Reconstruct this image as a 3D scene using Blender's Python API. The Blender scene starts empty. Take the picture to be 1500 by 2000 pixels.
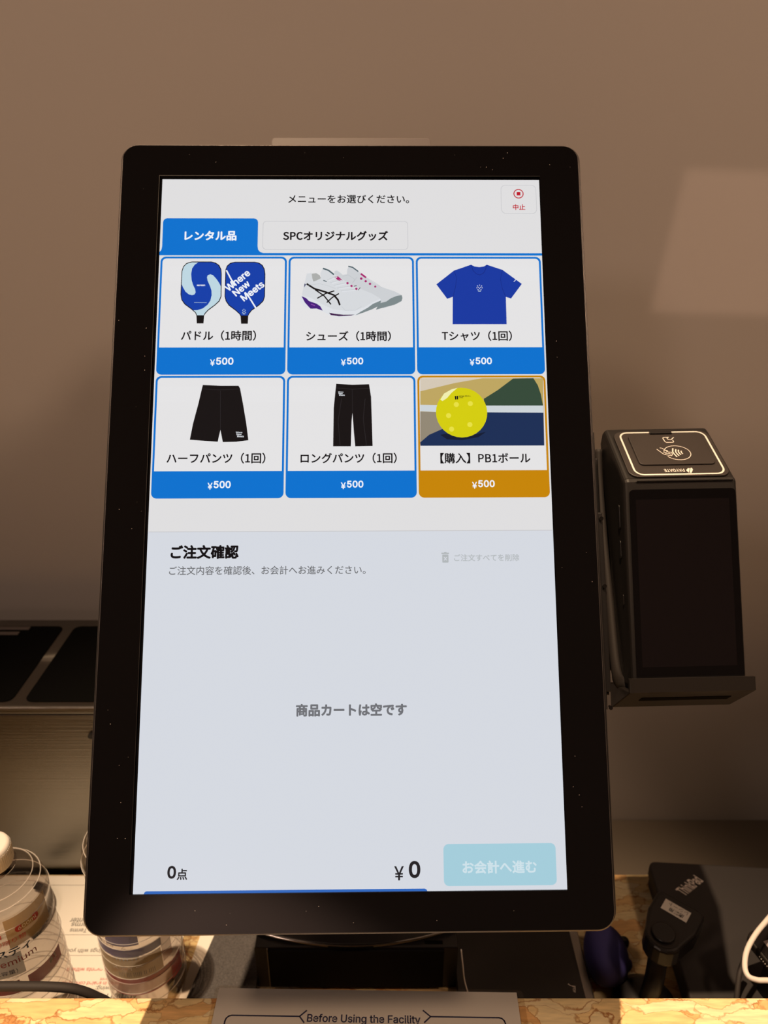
import bpy, bmesh, math, random
from mathutils import Vector
random.seed(7)
scene = bpy.context.scene
col = scene.collection

# ---------------------------------------------------------------- camera
V = Vector
cam_d = bpy.data.cameras.new('camera'); cam = bpy.data.objects.new('camera', cam_d); col.objects.link(cam)
cam.location = (0, 0, 1.48); cam.rotation_euler = (math.radians(66), 0, 0)
cam_d.sensor_fit = 'HORIZONTAL'; cam_d.sensor_width = 36; cam_d.lens = 36 * 1460 / 1500
cam_d.clip_start = .01; cam_d.clip_end = 40
cam_d.dof.use_dof = True; cam_d.dof.focus_distance = .49; cam_d.dof.aperture_fstop = 11
scene.camera = cam

# ---------------------------------------------------------------- world, exposure, lights
world = bpy.data.worlds.new('world'); scene.world = world; world.use_nodes = True
world.node_tree.nodes['Background'].inputs[0].default_value = (.05, .04, .03, 1)
world.node_tree.nodes['Background'].inputs[1].default_value = .2
vs = scene.view_settings
vs.view_transform = 'Standard'; vs.look = 'None'; vs.gamma = 1; vs.exposure = 0; vs.use_curve_mapping = False
scene.cycles.max_bounces = 10; scene.cycles.transparent_max_bounces = 16
scene.cycles.caustics_reflective = False; scene.cycles.caustics_refractive = False

def aim(o, target):
    o.rotation_euler = (V(target) - o.location).to_track_quat('-Z', 'Y').to_euler()

def spot(name, loc, target, power, color, size, blend, radius, square=False, roll=0):
    d = bpy.data.lights.new(name, 'SPOT'); d.energy = power; d.color = color
    d.spot_size = math.radians(size); d.spot_blend = blend; d.shadow_soft_size = radius; d.use_square = square
    o = bpy.data.objects.new(name, d); col.objects.link(o); o.location = loc; aim(o, target)
    if roll: o.rotation_euler.rotate_axis('Z', math.radians(roll))
    return o

WARM = (1, .70, .43)
spot('ceiling_spotlight', (-1.25, .0, 9.4), (.0, .24, .94), 4200, WARM, 8.2, .75, .06)
spot('wall_washer', (1.5, -.15, 2.9), (.10, .76, 1.46), 90, (1, .64, .405), 46, 1.0, .14)
spot('wall_washer', (-1.6, -.15, 3.0), (.05, .76, 1.48), 78, (1, .64, .405), 46, 1.0, .14)  # second washer added to soften the monitor's shadow on the wall
spot('added_spot', (-1.55, -1.5, 3.0), (0, .5, 1.1), 34, (1, .70, .54), 64, .8, .22)  # soft fill added from the unseen front left
spot('added_spot', (-1.9, -1.7, 3.1), (-.35, -3.2, 1.0), 620, (1, .66, .52), 38, .6, .06)  # added to light the front wall so the bezel reflects it
fp = spot('patch_spot', (1.5, -1.2, 2.3), (.42, .76, 1.42), 36, (1, .62, .42), 14, .1, .004)  # unseen spot added to make the bright patch on the wall
def frame_beam(o, corners, soft):
    # node mask shapes the added spot's beam into a four-sided wall patch
    from mathutils import Matrix
    mw = Matrix.LocRotScale(o.location, o.rotation_euler, None).inverted()
    q = [mw @ V(c) for c in corners]; q = [V((p.x / -p.z, p.y / -p.z)) for p in q]; cen = sum(q, V((0, 0))) / 4
    o.data.use_nodes = True; nt = o.data.node_tree; em = nt.nodes['Emission']; L = nt.links.new
    tc = nt.nodes.new('ShaderNodeTexCoord'); sx = nt.nodes.new('ShaderNodeSeparateXYZ'); L(tc.outputs['Normal'], sx.inputs[0])
    def math_(op, a, b):
        n = nt.nodes.new('ShaderNodeMath'); n.operation = op
        for i, v in enumerate((a, b)):
            if isinstance(v, (int, float)): n.inputs[i].default_value = v
            else: L(v, n.inputs[i])
        return n.outputs[0]
    az = math_('ABSOLUTE', sx.outputs[2], 0); u, v = math_('DIVIDE', sx.outputs[0], az), math_('DIVIDE', sx.outputs[1], az)
    k = None
    for i in range(4):
        p0, p1 = q[i], q[(i + 1) % 4]; d = (p1 - p0).normalized(); n = V((-d.y, d.x))
        if (cen - p0).dot(n) < 0: n = -n
        dist = math_('ADD', math_('ADD', math_('MULTIPLY', u, n.x), math_('MULTIPLY', v, n.y)), -p0.dot(n))
        mr = nt.nodes.new('ShaderNodeMapRange'); mr.interpolation_type = 'SMOOTHSTEP'; mr.inputs[1].default_value = -soft; mr.inputs[2].default_value = soft; L(dist, mr.inputs[0])
        k = mr.outputs[0] if k is None else math_('MULTIPLY', k, mr.outputs[0])
    L(k, em.inputs['Strength'])
frame_beam(fp, [(.279, .76, 1.489), (.2648, .76, 1.359), (.62, .76, 1.350), (.62, .76, 1.476)], .0022)

# ---------------------------------------------------------------- materials
def lin(c):
    r = []
    for x in c[:3]:
        x /= 255
        r.append(x / 12.92 if x <= .04045 else ((x + .055) / 1.055) ** 2.4)
    return (*r, 1)

def mat(name, color, rough=.5, metal=0, spec=.5, coat=0, bump=0, bscale=200, noise=0, nscale=20, srgb=True, stretch=None, alpha=None):
    m = bpy.data.materials.new(name); m.use_nodes = True; nt = m.node_tree; b = nt.nodes['Principled BSDF']
    c = lin(color) if srgb else (*color, 1)
    b.inputs['Base Color'].default_value = c
    b.inputs['Roughness'].default_value = rough; b.inputs['Metallic'].default_value = metal
    b.inputs['Specular IOR Level'].default_value = spec; b.inputs['Coat Weight'].default_value = coat
    tc = nt.nodes.new('ShaderNodeTexCoord')
    def noise_node(scale):
        n = nt.nodes.new('ShaderNodeTexNoise'); n.inputs['Scale'].default_value = scale; n.inputs['Detail'].default_value = 4
        if stretch:
            mp = nt.nodes.new('ShaderNodeMapping'); mp.inputs['Scale'].default_value = stretch
            nt.links.new(tc.outputs['Object'], mp.inputs[0]); nt.links.new(mp.outputs[0], n.inputs['Vector'])
        else: nt.links.new(tc.outputs['Object'], n.inputs['Vector'])
        return n
    if noise:
        n = noise_node(nscale); r = nt.nodes.new('ShaderNodeValToRGB')
        r.color_ramp.elements[0].position = .3; r.color_ramp.elements[1].position = .7
        r.color_ramp.elements[0].color = tuple(x * (1 - noise) for x in c[:3]) + (1,)
        r.color_ramp.elements[1].color = tuple(min(1, x * (1 + noise)) for x in c[:3]) + (1,)
        nt.links.new(n.outputs['Fac'], r.inputs[0]); nt.links.new(r.outputs[0], b.inputs['Base Color'])
    if bump:
        n = noise_node(bscale); bp = nt.nodes.new('ShaderNodeBump'); bp.inputs['Strength'].default_value = bump; bp.inputs['Distance'].default_value = .001
        nt.links.new(n.outputs['Fac'], bp.inputs['Height']); nt.links.new(bp.outputs[0], b.inputs['Normal'])
    return m

def screen_mat(name, c, k=1):
    m = bpy.data.materials.new('screen_' + name); m.use_nodes = True; b = m.node_tree.nodes['Principled BSDF']
    b.inputs['Base Color'].default_value = (.004, .004, .004, 1); b.inputs['Roughness'].default_value = .12
    b.inputs['Specular IOR Level'].default_value = .25
    b.inputs['Emission Color'].default_value = lin(c); b.inputs['Emission Strength'].default_value = k
    return m
SC = {n: screen_mat(n, c) for n, c in dict(
    page=(223, 222, 223), cart=(213, 217, 225), tile=(228, 227, 228), blue=(0, 113, 206), orange=(198, 133, 4), ink=(18, 15, 18), ink2=(38, 35, 38),
    grey=(104, 105, 108), dim=(112, 113, 118), faint=(178, 183, 186), white=(238, 242, 248), hair=(200, 200, 203), red=(190, 18, 40),
    button=(164, 205, 219), btext=(205, 224, 232), bar=(48, 104, 190), pblue=(14, 62, 168), pale=(190, 215, 226), shoe=(214, 217, 221), shoe2=(205, 208, 212),
    sole=(126, 138, 140), shade=(182, 187, 192), slate=(72, 92, 100), slate2=(62, 66, 105), pink=(168, 38, 110), inner=(172, 174, 172), midsole=(222, 225, 230),
    purple=(70, 30, 122), lilac=(150, 80, 180), plum=(66, 32, 78), tee=(20, 56, 160), teed=(14, 40, 130), court=(190, 166, 98), courtp=(212, 200, 182),
    cgreen=(52, 74, 58), cblue=(24, 46, 86), gravel=(146, 136, 118), cwhite=(205, 212, 216), cshade=(14, 26, 50), ball=(212, 205, 14), ballhi=(240, 238, 176), balld=(232, 224, 70)).items()}

M = dict(
    wall=mat('wall_paint', (.47, .44, .42), .85, srgb=False, bump=.05, bscale=350),
    ceil=mat('ceiling_paint', (.35, .33, .31), .9, srgb=False),
    floor=mat('floor_concrete', (.30, .27, .24), .6, srgb=False, noise=.2, nscale=3),
    shelf=mat('shelf_laminate', (.10, .08, .06), .7, srgb=False, noise=.1, nscale=6),
    plastic=mat('black_plastic', (.008, .007, .0075), .38, srgb=False),
    matte=mat('matte_black_plastic', (.0075, .006, .0058), .5, srgb=False, spec=.4, bump=.08, bscale=1500),
    cover=mat('cover_plastic', (.026, .020, .018), .5, srgb=False, bump=.12, bscale=1800), panel=mat('dark_front_panel', (.004, .0035, .004), .6, srgb=False, spec=.08), strip=mat('reflection_strip', (.10, .085, .08), .5, srgb=False),
    rubber=mat('dark_rubber', (.026, .021, .020), .7, srgb=False, bump=.1, bscale=1200),
    glass=mat('black_glass', (.004, .0035, .004), .04, srgb=False, spec=.55),
    deep=mat('deep_black', (.002, .002, .002), .8, srgb=False, spec=.05),
    lcd=mat('dark_lcd', (.007, .0055, .0065), .08, srgb=False),
    metal=mat('black_metal', (.018, .015, .014), .4, .3, srgb=False),
    rim=mat('grey_rim', (.13, .115, .115), .35, .7, srgb=False),
    chrome=mat('chrome', (.55, .53, .52), .15, 1, srgb=False),
    silver=mat('silver_edge', (.32, .30, .28), .3, .9, srgb=False),
    steel=mat('brushed_steel', (.25, .235, .21), .36, 1, srgb=False, bump=.22, bscale=1, stretch=(6, 6, 900)),
    ink=mat('printed_white', (.80, .76, .72), .5, srgb=False),
    smoke=mat('smoky_plastic', (.17, .15, .15), .3, srgb=False),
    paper=mat('white_paper', (.80, .78, .73), .6, srgb=False),
    paper2=mat('sign_paper', (.62, .60, .56), .45, srgb=False, coat=.2),
    pblack=mat('black_ink', (.03, .03, .03), .6, srgb=False), pred=mat('red_ink', (.50, .05, .04), .6, srgb=False),
    navy=mat('navy_ink', (.02, .024, .07), .6, srgb=False),
    felt=mat('dark_grey_folder', (.075, .07, .072), .85, srgb=False, bump=.4, bscale=900, noise=.35, nscale=900),
    cap=mat('white_cap', (.82, .78, .74), .4, srgb=False),
    red=mat('label_red', (.45, .03, .035), .4, srgb=False), lblue=mat('label_blue', (.09, .09, .33), .4, srgb=False),
    gold=mat('label_gold', (.42, .29, .10), .4, srgb=False), sky=mat('label_sky', (.50, .58, .64), .4, srgb=False), pinkl=mat('label_pink', (.55, .30, .28), .4, srgb=False),
    dblue=mat('label_dark_blue', (.02, .05, .10), .4, srgb=False),
    blue=mat('blue_plastic', (.032, .028, .15), .7, srgb=False, bump=.1, bscale=150),
    laptop=mat('laptop_shell', (.017, .014, .0145), .6, srgb=False, bump=.12, bscale=1500),
    logo=mat('grey_logo', (.80, .74, .70), .4, 0, srgb=False),
    cord=mat('white_cord', (.80, .74, .70), .45, srgb=False), dust=mat('dust', (.55, .5, .48), .8, srgb=False),
    greyscr=mat('grey_screen', (.30, .26, .26), .15, srgb=False),
)

_nt = M['steel'].node_tree; _b = _nt.nodes['Principled BSDF']; _t = _nt.nodes.new('ShaderNodeTangent'); _t.direction_type = 'RADIAL'; _t.axis = 'Z'
_nt.links.new(_t.outputs[0], _b.inputs['Tangent']); _b.inputs['Anisotropic'].default_value = .85

def osb(name, gain, scale=1.0):
    m = bpy.data.materials.new(name); m.use_nodes = True; nt = m.node_tree; b = nt.nodes['Principled BSDF']; L = nt.links.new
    N = lambda t: nt.nodes.new(t)
    tc = N('ShaderNodeTexCoord')
    nz = N('ShaderNodeTexNoise'); nz.inputs['Scale'].default_value = 30 * scale; nz.inputs['Detail'].default_value = 6
    L(tc.outputs['Object'], nz.inputs['Vector'])
    sub = N('ShaderNodeVectorMath'); sub.operation = 'SUBTRACT'; sub.inputs[1].default_value = (.5, .5, .5); L(nz.outputs['Color'], sub.inputs[0])
    def layer(sx, sy, rot, dist):
        mp = N('ShaderNodeMapping'); mp.inputs['Scale'].default_value = (sx * scale, sy * scale, sy * scale); mp.inputs['Rotation'].default_value = (0, 0, rot)
        L(tc.outputs['Object'], mp.inputs[0])
        sc = N('ShaderNodeVectorMath'); sc.operation = 'SCALE'; sc.inputs['Scale'].default_value = dist; L(sub.outputs[0], sc.inputs[0])
        ad = N('ShaderNodeVectorMath'); ad.operation = 'ADD'; L(mp.outputs[0], ad.inputs[0]); L(sc.outputs[0], ad.inputs[1])
        vo = N('ShaderNodeTexVoronoi'); vo.inputs['Scale'].default_value = 1; L(ad.outputs[0], vo.inputs['Vector'])
        ve = N('ShaderNodeTexVoronoi'); ve.feature = 'DISTANCE_TO_EDGE'; ve.inputs['Scale'].default_value = 1; L(ad.outputs[0], ve.inputs['Vector'])
        sep = N('ShaderNodeSeparateColor'); L(vo.outputs['Color'], sep.inputs[0])
        return sep, ve
    sA, veA = layer(20, 60, .5, 2.6); sB, veB = layer(26, 90, -.9, 2.2)
    sel = N('ShaderNodeMath'); sel.operation = 'GREATER_THAN'; sel.inputs[1].default_value = .52; L(sB.outputs[1], sel.inputs[0])
    def mixf(fac, p, q):
        m_ = N('ShaderNodeMix'); m_.data_type = 'FLOAT'; L(fac, m_.inputs[0]); L(p, m_.inputs[2]); L(q, m_.inputs[3]); return m_.outputs[0]
    tone = mixf(sel.outputs[0], sA.outputs[0], sB.outputs[0]); edge = mixf(sel.outputs[0], veA.outputs['Distance'], veB.outputs['Distance'])
    r = N('ShaderNodeValToRGB'); e = r.color_ramp.elements
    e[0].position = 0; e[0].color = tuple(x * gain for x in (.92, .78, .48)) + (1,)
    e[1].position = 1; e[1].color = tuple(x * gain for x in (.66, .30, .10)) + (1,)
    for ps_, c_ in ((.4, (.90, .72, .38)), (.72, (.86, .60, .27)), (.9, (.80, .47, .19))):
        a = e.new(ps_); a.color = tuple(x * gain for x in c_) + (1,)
    L(tone, r.inputs[0])
    fm = N('ShaderNodeMapping'); fm.inputs['Scale'].default_value = (60, 420, 200); fm.inputs['Rotation'].default_value = (0, 0, .5); L(tc.outputs['Object'], fm.inputs[0])
    fn = N('ShaderNodeTexNoise'); fn.inputs['Scale'].default_value = 1; fn.inputs['Detail'].default_value = 3; L(fm.outputs[0], fn.inputs['Vector'])
    fr = N('ShaderNodeMapRange'); fr.inputs[1].default_value = .3; fr.inputs[2].default_value = .7; fr.inputs[3].default_value = .82; fr.inputs[4].default_value = 1.12; L(fn.outputs['Fac'], fr.inputs[0])
    mu = N('ShaderNodeVectorMath'); mu.operation = 'SCALE'; L(r.outputs[0], mu.inputs[0]); L(fr.outputs[0], mu.inputs['Scale'])
    n2 = N('ShaderNodeTexNoise'); n2.inputs['Scale'].default_value = 55; n2.inputs['Detail'].default_value = 2; L(tc.outputs['Object'], n2.inputs['Vector'])
    nr = N('ShaderNodeMapRange'); nr.inputs[1].default_value = .38; nr.inputs[2].default_value = .62; nr.inputs[3].default_value = .4; nr.inputs[4].default_value = .95; L(n2.outputs['Fac'], nr.inputs[0])
    er = N('ShaderNodeMapRange'); er.inputs[1].default_value = .006; er.inputs[2].default_value = .05; er.inputs[3].default_value = 1; er.inputs[4].default_value = 0; L(edge, er.inputs[0])
    em = N('ShaderNodeMath'); em.operation = 'MULTIPLY'; L(er.outputs[0], em.inputs[0]); L(nr.outputs[0], em.inputs[1])
    mx = N('ShaderNodeMix'); mx.data_type = 'RGBA'; L(em.outputs[0], mx.inputs[0]); L(mu.outputs[0], mx.inputs[6]); mx.inputs[7].default_value = tuple(x * gain for x in (.38, .15, .035)) + (1,)
    L(mx.outputs[2], b.inputs['Base Color']); b.inputs['Roughness'].default_value = .5
    bp = N('ShaderNodeBump'); bp.inputs['Strength'].default_value = .15; bp.inputs['Distance'].default_value = .0005; L(edge, bp.inputs['Height']); L(bp.outputs[0], b.inputs['Normal'])
    return m
M['osb'] = osb('strand_board_ledge', 1.0); M['osb_shaded'] = osb('strand_board_shaded', .62, 1.1)  # counter copy is darkened: its shade is put into the board colour

def clear_plastic(name, tint, gloss):
    m = bpy.data.materials.new(name); m.use_nodes = True; nt = m.node_tree; nt.nodes.remove(nt.nodes['Principled BSDF'])
    out = nt.nodes['Material Output']; t = nt.nodes.new('ShaderNodeBsdfTransparent'); g = nt.nodes.new('ShaderNodeBsdfGlossy'); mx = nt.nodes.new('ShaderNodeMixShader')
    t.inputs[0].default_value = (*tint, 1); g.inputs['Roughness'].default_value = .06
    fr = nt.nodes.new('ShaderNodeFresnel'); fr.inputs[0].default_value = gloss
    ge = nt.nodes.new('ShaderNodeNewGeometry'); iv = nt.nodes.new('ShaderNodeMath'); iv.operation = 'SUBTRACT'; iv.inputs[0].default_value = 1
    mu = nt.nodes.new('ShaderNodeMath'); mu.operation = 'MULTIPLY'
    nt.links.new(ge.outputs['Backfacing'], iv.inputs[1]); nt.links.new(iv.outputs[0], mu.inputs[0]); nt.links.new(fr.outputs[0], mu.inputs[1])
    nt.links.new(mu.outputs[0], mx.inputs[0]); nt.links.new(t.outputs[0], mx.inputs[1]); nt.links.new(g.outputs[0], mx.inputs[2]); nt.links.new(mx.outputs[0], out.inputs[0])
    return m
M['pet'] = clear_plastic('clear_bottle_plastic', (.82, .78, .75), 1.65)
M['film'] = clear_plastic('clear_laminate_film', (.93, .91, .88), 1.3)
def tinted(name, color, op):
    m = mat(name, color, .35, srgb=False); b = m.node_tree.nodes['Principled BSDF']; b.inputs['Alpha'].default_value = op; return m
M['t_white'] = tinted('label_film_white', (.72, .64, .58), .28); M['t_gold'] = tinted('label_film_gold', (.46, .33, .13), .8)
M['t_pink'] = tinted('label_film_pink', (.60, .34, .31), .6); M['t_sky'] = tinted('label_film_sky', (.50, .58, .66), .75)
M['rib'] = tinted('rib_highlight', (.85, .80, .76), .30)  # pale tint carries the highlights along the embossed ribs
M['t_red'] = tinted('label_film_red', (.45, .025, .03), .92); M['t_blue'] = tinted('label_film_blue', (.08, .08, .34), .88)

# ---------------------------------------------------------------- mesh helpers
class Fr:
    def __init__(s, o=(0, 0, 0), x=(1, 0, 0), y=(0, 1, 0), z=(0, 0, 1)):
        s.o, s.x, s.y, s.z = V(o), V(x).normalized(), V(y).normalized(), V(z).normalized()
    def __call__(s, a, b, c=0): return s.o + s.x * a + s.y * b + s.z * c
WF = Fr()

_tc = {}
def _font(fn):
    try:
        import os
        return bpy.data.fonts.load(os.path.join(bpy.utils.system_resource('DATAFILES'), 'fonts', fn))
    except Exception: return None
SANS, GOTHIC = _font('Inter.woff2'), _font('Noto Sans CJK Regular.woff2')
def glyphs(s, bold=0):
    k = (s, bold)
    if k not in _tc:
        cu = bpy.data.curves.new('t', 'FONT'); cu.body = s; cu.size = 1; cu.resolution_u = 3
        fo_ = SANS if all(ord(ch) < 256 for ch in s) else GOTHIC
        if fo_: cu.font = fo_
        if bold < 0: cu.offset = -bold * .01
        o = bpy.data.objects.new('t', cu); col.objects.link(o)
        dg = bpy.context.evaluated_depsgraph_get(); me = bpy.data.meshes.new_from_object(o.evaluated_get(dg))
        vs_ = [(v.co.x, v.co.y) for v in me.vertices]; fs = [tuple(p.vertices) for p in me.polygons]
        bpy.data.objects.remove(o); bpy.data.curves.remove(cu); bpy.data.meshes.remove(me)
        if bold > 0:
            q = bold * .012; n0 = len(vs_); V0, F0 = list(vs_), list(fs)
            for k in range(8):
                dx, dy = q * math.cos(k * math.pi / 4), q * math.sin(k * math.pi / 4); n1 = len(vs_)
                vs_ += [(x + dx, y + dy) for x, y in V0]; fs += [tuple(i + n1 for i in f) for f in F0]
        xs = [v[0] for v in vs_]; ys = [v[1] for v in vs_]
        _tc[k] = (vs_, fs, min(xs), max(xs), min(ys), max(ys))
    return _tc[k]

class MB:
    def __init__(s): s.v, s.f, s.m, s.sm, s.mats, s.flat = [], [], [], [], [], True
    def mi(s, m):
        if m not in s.mats: s.mats.append(m)
        return s.mats.index(m)
    def add(s, verts, faces, m, smooth=False):
        b = len(s.v); s.v += [V(p) for p in verts]; i = s.mi(m)
        for f in faces: s.f.append([b + k for k in f]); s.m.append(i); s.sm.append(smooth)
    def prism(s, fr, pts, z0, z1, m, bev=0, seg=3, smooth=False):
        s.flat = False
        n = len(pts)
        if sum(pts[i][0] * pts[(i + 1) % n][1] - pts[(i + 1) % n][0] * pts[i][1] for i in range(n)) < 0: pts = pts[::-1]
        def off(d):
            if not d: return pts
            r = []
            for i in range(n):
                a, b, c = V(pts[i - 1]), V(pts[i]), V(pts[(i + 1) % n])
                e1, e2 = (b - a).normalized(), (c - b).normalized()
                n1, n2 = V((-e1.y, e1.x)), V((-e2.y, e2.x)); k = (n1 + n2); q = max(.3, 1 + n1.dot(n2))
                r.append(b + k * (d / q))
            return r
        rings = []
        if bev:
            for i in range(seg + 1):
                t = i / seg * math.pi / 2; rings.append((bev * (1 - math.sin(t)), z0 + bev * (1 - math.cos(t))))
            for i in range(seg + 1):
                t = i / seg * math.pi / 2; rings.append((bev * (1 - math.cos(t)), z1 - bev * (1 - math.sin(t))))
        else: rings = [(0, z0), (0, z1)]
        vs_, fs = [], []
        for d, z in rings: vs_ += [fr(p[0], p[1], z) for p in off(d)]
        for k in range(len(rings) - 1):
            for i in range(n):
                j = (i + 1) % n; fs.append((k * n + i, k * n + j, (k + 1) * n + j, (k + 1) * n + i))
        s.add(vs_, fs, m, smooth)
        s.add(vs_[:n], [tuple(range(n))[::-1]], m); s.add(vs_[-n:], [tuple(range(n))], m)
    def box(s, fr, x0, x1, y0, y1, z0, z1, m, bev=0):
        s.prism(fr, [(x0, y0), (x1, y0), (x1, y1), (x0, y1)], z0, z1, m, bev, 2)
    def poly(s, fr, pts, z, m):
        n = len(pts)
        if sum(pts[i][0] * pts[(i + 1) % n][1] - pts[(i + 1) % n][0] * pts[i][1] for i in range(n)) < 0: pts = pts[::-1]
        s.add([fr(p[0], p[1], z) for p in pts], [tuple(range(n))], m)
    def stroke(s, fr, pts, w, z, m, closed=False):
        pts = list(pts) + ([pts[0]] if closed else [])
        for i in range(len(pts) - 1):
            a, b = V(pts[i]), V(pts[i + 1]); d = (b - a)
            if d.length < 1e-9: continue
            d.normalize(); p = V((-d.y, d.x)) * (w / 2)
            s.poly(fr, [tuple(a + p), tuple(a - p), tuple(b - p), tuple(b + p)], z, m)
            if i or closed: s.disc(fr, pts[i], w / 2, z, m, 10)
    def disc(s, fr, c, r, z, m, n=32, r2=None):
        s.poly(fr, [(c[0] + r * math.cos(t * 2 * math.pi / n), c[1] + (r2 or r) * math.sin(t * 2 * math.pi / n)) for t in range(n)], z, m)
    def tube(s, pts, r, m, n=12, sub=8, closed=False, rz=None):
        s.flat = False
        P = [V(p) for p in pts]
        if sub > 1 and len(P) > 2:
            Q = []
            N = len(P)
            for i in range(N if closed else N - 1):
                g = lambda k: P[k % N] if closed else P[min(max(k, 0), N - 1)]
                p0, p1, p2, p3 = g(i - 1), g(i), g(i + 1), g(i + 2)
                for j in range(sub):
                    t = j / sub
                    Q.append(.5 * ((2 * p1) + (p2 - p0) * t + (2 * p0 - 5 * p1 + 4 * p2 - p3) * t * t + (3 * p1 - p0 - 3 * p2 + p3) * t ** 3))
            if not closed: Q.append(P[-1])
            P = Q
        up = V((0, 0, 1)); vs_, fs = [], []
        for i, p in enumerate(P):
            t = (P[(i + 1) % len(P)] - P[i - 1]) if closed else (P[min(i + 1, len(P) - 1)] - P[max(i - 1, 0)])
            t.normalize(); a = t.cross(up)
            if a.length < .05: a = t.cross(V((1, 0, 0)))
            a.normalize(); b = a.cross(t)
            for k in range(n):
                w = 2 * math.pi * k / n; vs_.append(p + a * r * math.cos(w) + b * (rz or r) * math.sin(w))
        L = len(P)
        for i in range(L if closed else L - 1):
            for k in range(n):
                fs.append((i * n + k, i * n + (k + 1) % n, ((i + 1) % L) * n + (k + 1) % n, ((i + 1) % L) * n + k))
        if not closed: fs += [tuple(range(n))[::-1], tuple((L - 1) * n + k for k in range(n))]
        s.add(vs_, fs, m, True)
    def lathe(s, c, prof, m, n=48, a0=0, a1=360, smooth=True, close=True):
        s.flat = s.flat and a1 - a0 < 360
        full = a1 - a0 >= 360; cnt = n if full else n + 1; vs_, fs = [], []
        for r, z in prof:
            for k in range(cnt):
                t = math.radians(a0 + (a1 - a0) * k / n); vs_.append(V((c[0] + r * math.cos(t), c[1] + r * math.sin(t), c[2] + z)))
        for i in range(len(prof) - 1):
            for k in range(n):
                j = (k + 1) % cnt; fs.append((i * cnt + k, i * cnt + j, (i + 1) * cnt + j, (i + 1) * cnt + k))
        if full and close: fs += [tuple(range(cnt))[::-1], tuple((len(prof) - 1) * cnt + k for k in range(cnt))]
        s.add(vs_, fs, m, smooth)
    def text(s, fr, t, x0, x1, yc, z, m, bold=0, h=None):
        vv, ff, ax, bx, ay, by = glyphs(t, bold); k = (x1 - x0) / (bx - ax); ky = (h / (by - ay)) if h else abs(k)
        s.add([fr(x0 + (x - ax) * k, yc + (y - (ay + by) / 2) * ky, z) for x, y in vv], ff, m)
    def text_line(s, fr, t, a, b, z, m, bold=0):
        vv, ff, ax, bx, ay, by = glyphs(t, bold); a, b = V(a), V(b); d = b - a; k = d.length / (bx - ax); d.normalize(); p = V((-d.y, d.x))
        s.add([fr(*(a + d * ((x - ax) * k) + p * (y * k)), z) for x, y in vv], ff, m)
    def text_wrap(s, c, t, r, a_mid, w, z, tilt, m, bold=0):
        vv, ff, ax, bx, ay, by = glyphs(t, bold); k = w / (bx - ax); o = []
        for x, y in vv:
            X, Y = (x - (ax + bx) / 2) * k, (y - (ay + by) / 2) * k
            X, Y = X * math.cos(tilt) - Y * math.sin(tilt), X * math.sin(tilt) + Y * math.cos(tilt)
            q = math.radians(a_mid) + X / r; o.append(V((c[0] + r * math.cos(q), c[1] + r * math.sin(q), c[2] + z + Y)))
        s.add(o, ff, m)
    def build(s, name, parent=None, flip=False):
        me = bpy.data.meshes.new(name); o = bpy.data.objects.new(name, me); col.objects.link(o)
        base = V((0, 0, 0)); q = parent
        while q is not None: base += q.location; q = q.parent
        org = V((0, 0, 0))
        if parent is None:
            xs = [v.x for v in s.v]; ys = [v.y for v in s.v]; zs = [v.z for v in s.v]
            org = V(((min(xs) + max(xs)) / 2, (min(ys) + max(ys)) / 2, min(zs)))
        me.from_pydata([tuple(v - base - org) for v in s.v], [], s.f)
        for m in s.mats: me.materials.append(m)
        for p, i, sm in zip(me.polygons, s.m, s.sm): p.material_index = i; p.use_smooth = sm
        bm = bmesh.new(); bm.from_mesh(me)
        ng = [f for f in bm.faces if len(f.verts) > 4]
        if ng: bmesh.ops.triangulate(bm, faces=ng)
        if not s.flat: bmesh.ops.recalc_face_normals(bm, faces=bm.faces)
        bm.to_mesh(me); bm.free()
        o.location = org
        if parent: o.parent = parent
        return o

def tag(o, label, cat, group=None):
    o['label'] = label; o['category'] = cat
    if group: o['group'] = group
    return o
def thing(name, loc, label, cat, group=None):
    o = bpy.data.objects.new(name, None); col.objects.link(o); o.location = loc; o.empty_display_size = .02
    return tag(o, label, cat, group)
def rrect(cx, cy, w, h, r, n=6):
    o = []
    for sx, sy, a in ((1, 1, 0), (-1, 1, 90), (-1, -1, 180), (1, -1, 270)):
        for i in range(n + 1):
            t = math.radians(a + 90 * i / n); o.append((cx + sx * (w / 2 - r) + r * math.cos(t), cy + sy * (h / 2 - r) + r * math.sin(t)))
    return o
def struct(o): o['kind'] = 'structure'; return o

# ---------------------------------------------------------------- room
def slab(name, x0, x1, y0, y1, z0, z1, m):
    b = MB(); b.box(WF, x0, x1, y0, y1, z0, z1, m); return b.build(name)
struct(slab('floor', -2.4, 2.4, -3.2, .90, -.1, 0, M['floor']))
struct(slab('ceiling', -2.4, 2.4, -3.2, .90, 10, 10.1, M['ceil']))
struct(slab('wall_back', -2.4, 2.4, .76, .90, 0, 10, M['wall']))
struct(slab('wall_left', -2.5, -2.4, -3.2, .90, 0, 10, M['wall']))
struct(slab('wall_right', 2.4, 2.5, -3.2, .90, 0, 10, M['wall']))
struct(slab('wall_front', -2.4, 2.4, -3.3, -3.2, 0, 10, M['wall']))

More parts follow.
